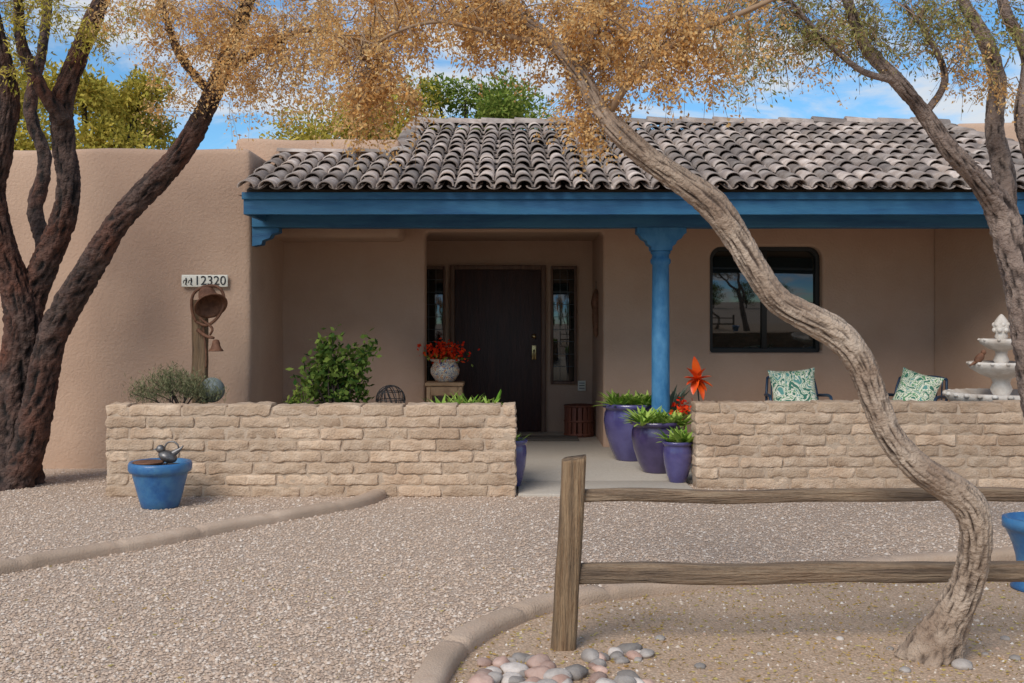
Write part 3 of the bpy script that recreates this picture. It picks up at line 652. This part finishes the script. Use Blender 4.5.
# ---------- fence ----------
fn=group('split_rail_fence'); mb=MB(); D_=4.93
bot=at(562,662,D_); top=at(574,458,D_-.02)
def beam(mb,a,b,w,d,seed,axis,steps=60):
    vs=[];fs=[]; n=20
    for i in range(steps+1):
        t=i/steps; c=a.lerp(b,t); L=(b-a).length*t
        for k in range(n):
            an=2*math.pi*k/n+.3; x=math.copysign(abs(math.cos(an))**.5,math.cos(an))*w/2; y=math.copysign(abs(math.sin(an))**.5,math.sin(an))*d/2
            f=1+.12*noise.noise(Vector((k*1.3,L*1.2,seed)))+.10*noise.noise(Vector((k*2.9,L*4,seed+3)))
            off=.012*noise.noise(Vector((L*2,seed,5)))
            if axis=='z': p=c+Vector((x*f+off,y*f,0))
            else: p=c+Vector((0,x*f,y*f+off))
            vs.append(p)
    if axis=='z':
        for k in range(n): vs[steps*n+k]=vs[steps*n+k]+Vector((0,0,.018*noise.noise(Vector((k,0,9)))+.012*math.cos(k/n*6.28)))
    for i in range(steps):
        for k in range(n): fs.append((i*n+k,i*n+(k+1)%n,(i+1)*n+(k+1)%n,(i+1)*n+k))
    fs.append(tuple(reversed(range(n)))); fs.append(tuple(steps*n+k for k in range(n))); mb.add(vs,fs)
beam(mb,bot,top,.108,.10,1,'z'); obj('post',mb,post_wood,fn)
mb=MB(); beam(mb,Vector((2.79,5.0,-.05)),Vector((2.79,5.0,.88)),.11,.1,2,'z'); obj('far_post',mb,post_wood,fn)
mb=MB(); z1=at(0,496,D_).z; z2=at(0,574,D_).z
beam(mb,Vector((bot.x+.04,D_,z1)),Vector((2.8,D_+.08,z1-.005)),.05,.058,4,'x',80); beam(mb,Vector((bot.x+.0,D_,z2)),Vector((2.8,D_+.06,z2+.0)),.07,.088,6,'x',80); obj('rails',mb,rail_wood,fn)
g=group('river_stones'); 
for nm,mm,idx in (('grey_stones',stone,0),('pink_stones',stone_p,1)):
    mb=MB(); rnd=random.Random(11+idx)
    for i in range(60 if idx==0 else 28):
        u=rnd.uniform(478,652); v=rnd.uniform(650,706) 
        if abs(u-562)<18 and v<668: continue
        if u<520 and v<664-(u-478)*.1: continue
        p=gr(u,v); r=rnd.uniform(.022,.055); rot=Matrix.Rotation(rnd.uniform(0,6),3,'Z')@Matrix.Rotation(rnd.uniform(-.3,.3),3,'X')
        sx,sy,sz=rnd.uniform(.9,1.5),rnd.uniform(.8,1.1),rnd.uniform(.5,.75); n=10; vs=[];fs=[];m_=14
        for a in range(n+1):
            for b in range(m_):
                th=math.pi*a/n; ph=2*math.pi*b/m_; q=Vector((math.sin(th)*math.cos(ph),math.sin(th)*math.sin(ph),math.cos(th)))
                q=q*(1+.25*noise.noise(q*1.1+Vector((i*3,idx*9,0))))
                vs.append(p+rot@Vector((q.x*sx*r,q.y*sy*r,q.z*sz*r))+Vector((0,0,r*sz*.6)))
        for a in range(n):
            for b in range(m_): fs.append((a*m_+b,(a+1)*m_+b,(a+1)*m_+(b+1)%m_,a*m_+(b+1)%m_))
        mb.add(vs,fs)
    obj(nm,mb,mm,g)
mb=MB()
for i,(u,v,r) in enumerate(((962,668,.035),(905,672,.02),(1005,640,.018),(700,668,.02),(985,655,.012),(840,640,.015),(660,640,.02),(890,650,.014),(760,655,.012),(1015,660,.02))):
    p=gr(u,v); lathe(mb,(p.x,p.y,r*.4),[(a*1.3,b*.7) for a,b in sph(r,8)],12,wob=.4)
obj('loose_stones',mb,stone)
# ---------- trees ----------
def W(u,v,w,d): p=at(u,v,d); return (p.x,p.y,p.z,w/2*d/1100)
def canopy(g,mbw,limbs,clusters,leafm,ll,lw,n_per,seed,droop=.4,spray=.13,ns=5,name='foliage',spread=.13):
    rnd=random.Random(seed); C=[];D=[]
    LP=[p for L_ in limbs for p in L_[0][len(L_[0])//3:]]
    LPn=np.array([tuple(p) for p in LP])
    for (u,v,d,ru,rv,rd,k) in clusters:
        for _ in range(k):
            while True:
                a,b,c=rnd.uniform(-1,1),rnd.uniform(-1,1),rnd.uniform(-1,1)
                if a*a+b*b+c*c<1: break
            p=at(u+a*ru,v+b*rv,d+c*rd)
            dist=np.linalg.norm(LPn-np.array(tuple(p)),axis=1)+rnd.random()*.3; j=int(dist.argmin()); q=LP[j]
            m1=q.lerp(p,.35)+Vector((rnd.uniform(-.08,.08),rnd.uniform(-.08,.08),rnd.uniform(0,.15))); m2=q.lerp(p,.7)+Vector((rnd.uniform(-.08,.08),rnd.uniform(-.08,.08),rnd.uniform(0,.12)))
            L_=(p-q).length
            tube(mbw,[(*q,.002+.003*L_),(*m1,.003+.001*L_),(*m2,.0025),(*p,.0012)],5,.08)
            for s in range(ns):
                t=rnd.uniform(.0,1); o=m2.lerp(p,t); dr=Vector((rnd.gauss(0,1),rnd.gauss(0,1),rnd.gauss(-droop,.8))).normalized(); e=o+dr*spray*rnd.uniform(.6,1.7)
                mid=o.lerp(e,.5)+Vector((0,0,.02)); e2=e-Vector((0,0,spray*.3))
                tube(mbw,[(*o,.0012),(*mid,.001),(*e2,.0008)],4,.06)
                k2=n_per//ns; tt=RNG.random(k2)[:,None]
                base=np.array(o)*(1-tt)**2+2*np.array(mid)*tt*(1-tt)+np.array(e2)*tt**2+RNG.normal(size=(k2,3))*spray*spread
                C.append(base); D.append(rdir(k2)+np.array(dr)*.5+np.array((0,0,-.3)))
    V,F,A=leaves(np.concatenate(C),np.concatenate(D),ll,lw); npobj(name,V,F,leafm,g,attr=A)
t1=group('mesquite_tree'); mb=MB(); tw=MB(); limbs=[]
P=[W(928,668,44,4.78),W(940,640,36,4.76),W(956,608,31,4.72),W(970,575,29,4.68),W(976,540,30,4.62),W(970,508,32,4.6),(W(950,488,30,4.6)),W(915,465,27,4.6),W(888,432,25,4.6),W(873,395,26,4.6),W(860,362,28,4.6),W(838,335,28,4.6),W(808,318,26,4.6),W(778,300,25,4.6),W(755,268,26,4.6),W(735,235,26,4.6),W(712,205,28,4.6),W(680,180,24,4.6),W(648,158,22,4.6),W(622,135,21,4.6),W(602,112,18,4.65),W(580,75,16,4.7),W(552,42,14,4.75),W(515,12,12,4.8),W(470,-25,10,4.9),W(410,-70,7,5.0)]
limbs.append(tube(mb,P,52,.010,.15,1,3.8,4.6,.12,.35))
def limb(P,sd,sides=12,rough=.12,m=None): limbs.append(tube(m or mb,P,sides,.03,rough,sd,2.5,5,.12)); 
limb([W(606,116,9,4.65),W(640,70,7,4.5),W(690,35,6,4.4),W(760,5,5,4.3),W(830,-30,3,4.2)],2,m=tw)
limb([W(582,78,10,4.7),W(592,35,7,4.8),(W(600,-10,6,4.9)),W(620,-60,4,5)],3,m=tw)
limb([W(555,45,8,4.75),W(500,35,5,4.7),W(440,22,4,4.6),W(390,35,3,4.5),W(360,60,2.5,4.5)],4,m=tw)
limb([W(515,12,8,4.8),W(460,-5,6,5),W(380,-10,5,5.2),W(300,0,3,5.3)],5,m=tw)
limb([W(715,207,10,4.6),W(700,190,7,4.58),W(690,186,5,4.57)],6)
canopy(t1,tw,limbs,[(600,70,4.8,45,45,.3,20),(540,45,4.9,65,45,.4,24),(450,35,4.9,75,42,.4,32),(370,75,4.7,52,45,.3,24),(385,120,4.7,45,30,.25,13),(660,60,4.6,55,42,.3,18),(720,40,4.5,45,38,.3,12),(590,122,4.7,26,28,.15,8),(640,12,4.7,110,22,.4,22),(480,5,5,150,20,.4,28),(700,85,4.5,38,22,.2,6),(340,30,5,40,30,.4,12),(450,-60,5,250,50,.5,8)],lf_or,.018,.0105,190,21,.45,.11,8,spread=.14)
obj('trunk_and_limbs',mb,bark_lt,t1,h=True); obj('twigs',tw,twigm,t1,h=True)
t2=group('mesquite_tree'); mb=MB(); tw=MB(); limbs=[]
d=9.65
P=[W(6,492,56,d),W(10,465,44,d),W(14,420,38,d),W(20,370,37,d),W(24,320,34,d-.05),W(12,275,27,d-.1),W(0,235,24,d-.2),W(-8,190,24,d-.3),W(2,145,22,d-.4),W(8,95,20,d-.5),W(-4,40,18,d-.6),W(-20,-40,12,d-.7)]
limbs.append(tube(mb,P,48,.025,.20,11,4.2,3.2,.15,.4))
def limb(P,sd,sides=34,rough=.22): limbs.append(tube(mb,P,sides,.025,rough,sd,4.0,3.6,.15))
limb([W(22,330,26,d),W(38,280,26,d),W(58,235,24,d-.1),W(68,190,22,d-.2),W(64,145,21,d-.2),W(62,105,21,d-.3),W(76,60,18,d-.4),W(95,15,15,d-.5),W(125,-50,10,d-.6)],12)
limb([W(14,488,34,d-.1),W(30,440,30,d-.12),W(40,395,28,d-.15),W(48,350,27,d-.2),W(66,308,27,d-.3),W(92,265,25,d-.4),W(118,222,23,d-.5),W(155,182,22,d-.6),W(188,142,20,d-.8),W(212,95,18,d-1),W(232,45,15,d-1.2),W(252,-10,12,d-1.4),W(275,-60,8,d-1.5)],13)
limb([W(64,120,15,d-.3),W(40,85,13,d-.5),W(22,45,11,d-.6),W(18,0,9,d-.8),W(10,-40,6,d-.9)],14,14)
limb([W(30,300,18,d),W(45,255,16,d+.1),(W(35,210,15,d+.2)),W(45,160,13,d+.3),W(30,110,12,d+.3),W(42,50,10,d+.3),W(50,-20,8,d+.3)],15,14)
limb([W(212,95,9,d-1),W(180,55,8,d-1.1),W(165,15,6,d-1.2),W(150,-40,4,d-1.2)],16,10)
limb([W(225,70,9,d-1.1),W(270,45,7,d-1.5),W(310,30,5,d-1.8),W(350,40,3,d-2)],17,10)
canopy(t2,tw,limbs,[(250,60,8.0,65,45,.5,30),(190,35,8.3,50,35,.4,24),(300,50,7.8,45,40,.4,16),(250,108,8,38,30,.3,9),(140,15,8.6,60,22,.4,14),(310,95,7.8,28,28,.3,6),(240,5,8.2,100,18,.5,22),(160,85,8.4,35,28,.3,7)],lf_or,.027,.014,140,22,.5,.17,8,spread=.14)
canopy(t2,tw,limbs,[(30,5,9,60,20,.6,16),(110,25,9,40,25,.5,10),(20,50,9.2,30,25,.5,6)],lf_yl,.045,.013,90,23,.4,.18,5,name='green_leaves')
obj('trunk_and_limbs',mb,bark_dk,t2,h=True); obj('twigs',tw,twigm,t2,h=True)
t3=group('mesquite_tree'); mb=MB(); tw=MB(); limbs=[]; d=6.6
P=[W(1085,585,60,d),W(1070,520,46,d),W(1052,440,40,d),W(1035,360,36,d),W(1024,300,33,d),W(1012,250,31,d),W(1000,210,28,d),W(978,180,19,d-.1),W(950,150,18,d-.2),W(925,115,15,d-.2),W(898,82,14,d-.3),W(868,50,12,d-.3),W(852,15,10,d-.4),W(840,-30,8,d-.5)]
limbs.append(tube(mb,P,40,.015,.17,31,4.0,4.5,.14,.4))
def limb(P,sd,sides=24,rough=.17): limbs.append(tube(mb,P,sides,.018,rough,sd,3.8,4.5,.14))
limb([W(1004,225,22,d),W(1004,180,20,d+.1),W(994,130,18,d+.1),W(997,80,16,d+.1),W(985,40,14,d),W(965,5,11,d),W(945,-40,8,d)],32)
limb([W(1030,320,20,d),W(1045,250,20,d),W(1040,180,18,d-.1),W(1022,120,15,d-.2),W(1028,60,12,d-.2),W(1005,10,10,d-.3),W(995,-40,7,d-.3)],33)
limb([W(898,82,8,d-.3),W(860,70,6,d-.4),W(820,35,5,d-.5),W(790,0,4,d-.6)],34,10)
limb([W(925,115,8,d-.2),W(945,80,7,d-.3),W(930,40,5,d-.4),W(905,5,4,d-.5)],35,10)
canopy(t3,tw,limbs,[(830,25,6.3,60,35,.4,20),(910,25,6.3,60,35,.4,18),(980,30,6.4,50,38,.4,15),(760,30,6.1,50,35,.3,15),(740,72,6.1,30,25,.3,6),(870,-10,6.3,140,20,.4,12),(700,15,6.2,40,20,.3,7)],lf_ol,.032,.010,110,33,.7,.16,7)
canopy(t3,tw,limbs,[(1000,75,6.4,30,30,.4,5),(800,55,6.2,50,25,.3,8),(950,60,6.2,40,25,.3,6)],lf_or,.022,.011,110,34,.6,.14,6,name='tan_leaves')
obj('trunk_and_limbs',mb,bark_md,t3,h=True); obj('twigs',tw,twigm,t3,h=True)
def bgtree(name,x,y,zb,zt,w,m,n,ll,seed):
    g=group(name); rnd=random.Random(seed); mb=MB(); hc=(zb+zt)/2
    tube(mb,[(x,y,0,.22),(x+.1,y,zb*.6,.16),(x-.1,y,hc,.08)],10,.2)
    C=[];D=[]; nb=26
    for i in range(nb):
        a=rnd.uniform(0,6.28); rr=rnd.random()**.5*w*.44; bz=rnd.uniform(zb,zt-.3); k=1-.45*abs((bz-hc)/(zt-zb)*1.5); bxp=x+math.cos(a)*rr*k; byp=y+math.sin(a)*rr*k
        tube(mb,[(x,y,zb*.7,.07),((x+bxp)/2,(y+byp)/2,(zb+bz)/2,.05),(bxp,byp,bz,.02)],6,.2)
        rb=rnd.uniform(.10,.19)*w; k_=n//nb; dd=rdir(k_); r_=rb*(RNG.random(k_)**.45)[:,None]
        r_=r_*(1+.25*np.sin(dd[:,:1]*5+i)*np.cos(dd[:,2:]*6))
        C.append(np.array((bxp,byp,bz))[None]+dd*r_*np.array((1,1,.75))); D.append(rdir(k_)+dd*.6)
    obj('trunk',mb,bark_md,g); V,F,A=leaves(np.concatenate(C),np.concatenate(D),ll,ll*.45); npobj('crown',V,F,m,g,attr=A)
bgtree('yellow_green_tree',-7.6,20,2.8,6.0,3.4,lf_yl,22000,.10,1)
bgtree('yellow_green_tree',-10.6,22,2.8,6.9,4.2,lf_yl,18000,.11,2)
bgtree('green_tree',-3.0,24,3.4,6.5,4.4,lf_yl,22000,.11,3)
bgtree('green_tree',-.9,23,3.4,6.45,3.8,lf_gr,22000,.10,4)
bgtree('green_tree',7.2,30,3.0,6.0,3.0,lf_gr,6000,.12,5)
for i,(x,y) in enumerate(((-9,-24),(-1,-27),(7,-25),(16,-26))): bgtree('green_tree',x,y,1.2,6.5,7,lf_gr,3000,.28,20+i)
mb=MB(); n=60; vs=[];fs=[]
for j in range(8):
    for i in range(n+1):
        x=120+i*8; t=j/7; hgt=(70*math.exp(-((x-250)/110)**2)+14*noise.noise(Vector((x*.03,j*.6,0)))+20)*math.sin(math.pi*t*.5) if j else 0
        vs.append((x,480+j*25,max(0,hgt)-1))
for j in range(7):
    for i in range(n): fs.append((j*(n+1)+i,j*(n+1)+i+1,(j+1)*(n+1)+i+1,(j+1)*(n+1)+i))
mb.add(vs,fs); obj('mountain',mb,hillm)
# ---------- light ----------
sv=Vector((-.40,-.72,.72)).normalized()
sun=bpy.data.lights.new('sun','SUN'); sun.energy=3.0; sun.angle=math.radians(32); sun.color=(1,.94,.86)
so=bpy.data.objects.new('sun',sun); so.rotation_euler=(-sv).to_track_quat('-Z','Y').to_euler(); COL.objects.link(so)
w=bpy.data.worlds.new('World'); S.world=w; w.use_nodes=True; N=w.node_tree.nodes; L=w.node_tree.links; bg=N['Background']
sky=N.new('ShaderNodeTexSky'); sky.sky_type='NISHITA'; sky.sun_disc=False; sky.sun_elevation=math.asin(sv.z); sky.sun_rotation=math.atan2(sv.x,sv.y)%(2*math.pi)
sky.air_density=1.0; sky.dust_density=.3; sky.ozone_density=1.5; sky.altitude=800
tc=N.new('ShaderNodeTexCoord'); mp=N.new('ShaderNodeMapping'); mp.inputs['Scale'].default_value=(1,1,3.2); mp.inputs['Rotation'].default_value=(0,math.radians(14),0); L.new(tc.outputs['Generated'],mp.inputs[0])
nz=N.new('ShaderNodeTexNoise'); nz.inputs['Scale'].default_value=6.5; nz.inputs['Detail'].default_value=8; nz.inputs['Roughness'].default_value=.6; nz.inputs['Distortion'].default_value=.5; L.new(mp.outputs[0],nz.inputs['Vector'])
mr=N.new('ShaderNodeMapRange'); mr.inputs[1].default_value=.42; mr.inputs[2].default_value=.63; mr.inputs[4].default_value=.88; mr.interpolation_type='SMOOTHSTEP'; L.new(nz.outputs[0],mr.inputs[0])
tint=N.new('ShaderNodeMix'); tint.data_type='RGBA'; tint.blend_type='MULTIPLY'; tint.inputs[0].default_value=1; L.new(sky.outputs[0],tint.inputs[6]); tint.inputs[7].default_value=(.52,.82,.98,1)
mx=N.new('ShaderNodeMix'); mx.data_type='RGBA'; L.new(mr.outputs[0],mx.inputs[0]); L.new(tint.outputs[2],mx.inputs[6]); mx.inputs[7].default_value=(5.3,5.4,5.5,1)
L.new(mx.outputs[2],bg.inputs[0]); bg.inputs[1].default_value=.145
# ---------- camera ----------
cam=bpy.data.cameras.new('camera'); co=bpy.data.objects.new('camera',cam); COL.objects.link(co); co.location=(0,0,H); co.rotation_euler=(math.radians(90),0,0)
cam.sensor_width=36; cam.lens=1100/1024*36; cam.shift_y=-27.5/1024; cam.clip_end=3000; S.camera=co
S.view_settings.view_transform='Standard'; S.view_settings.look='None'; S.view_settings.exposure=0
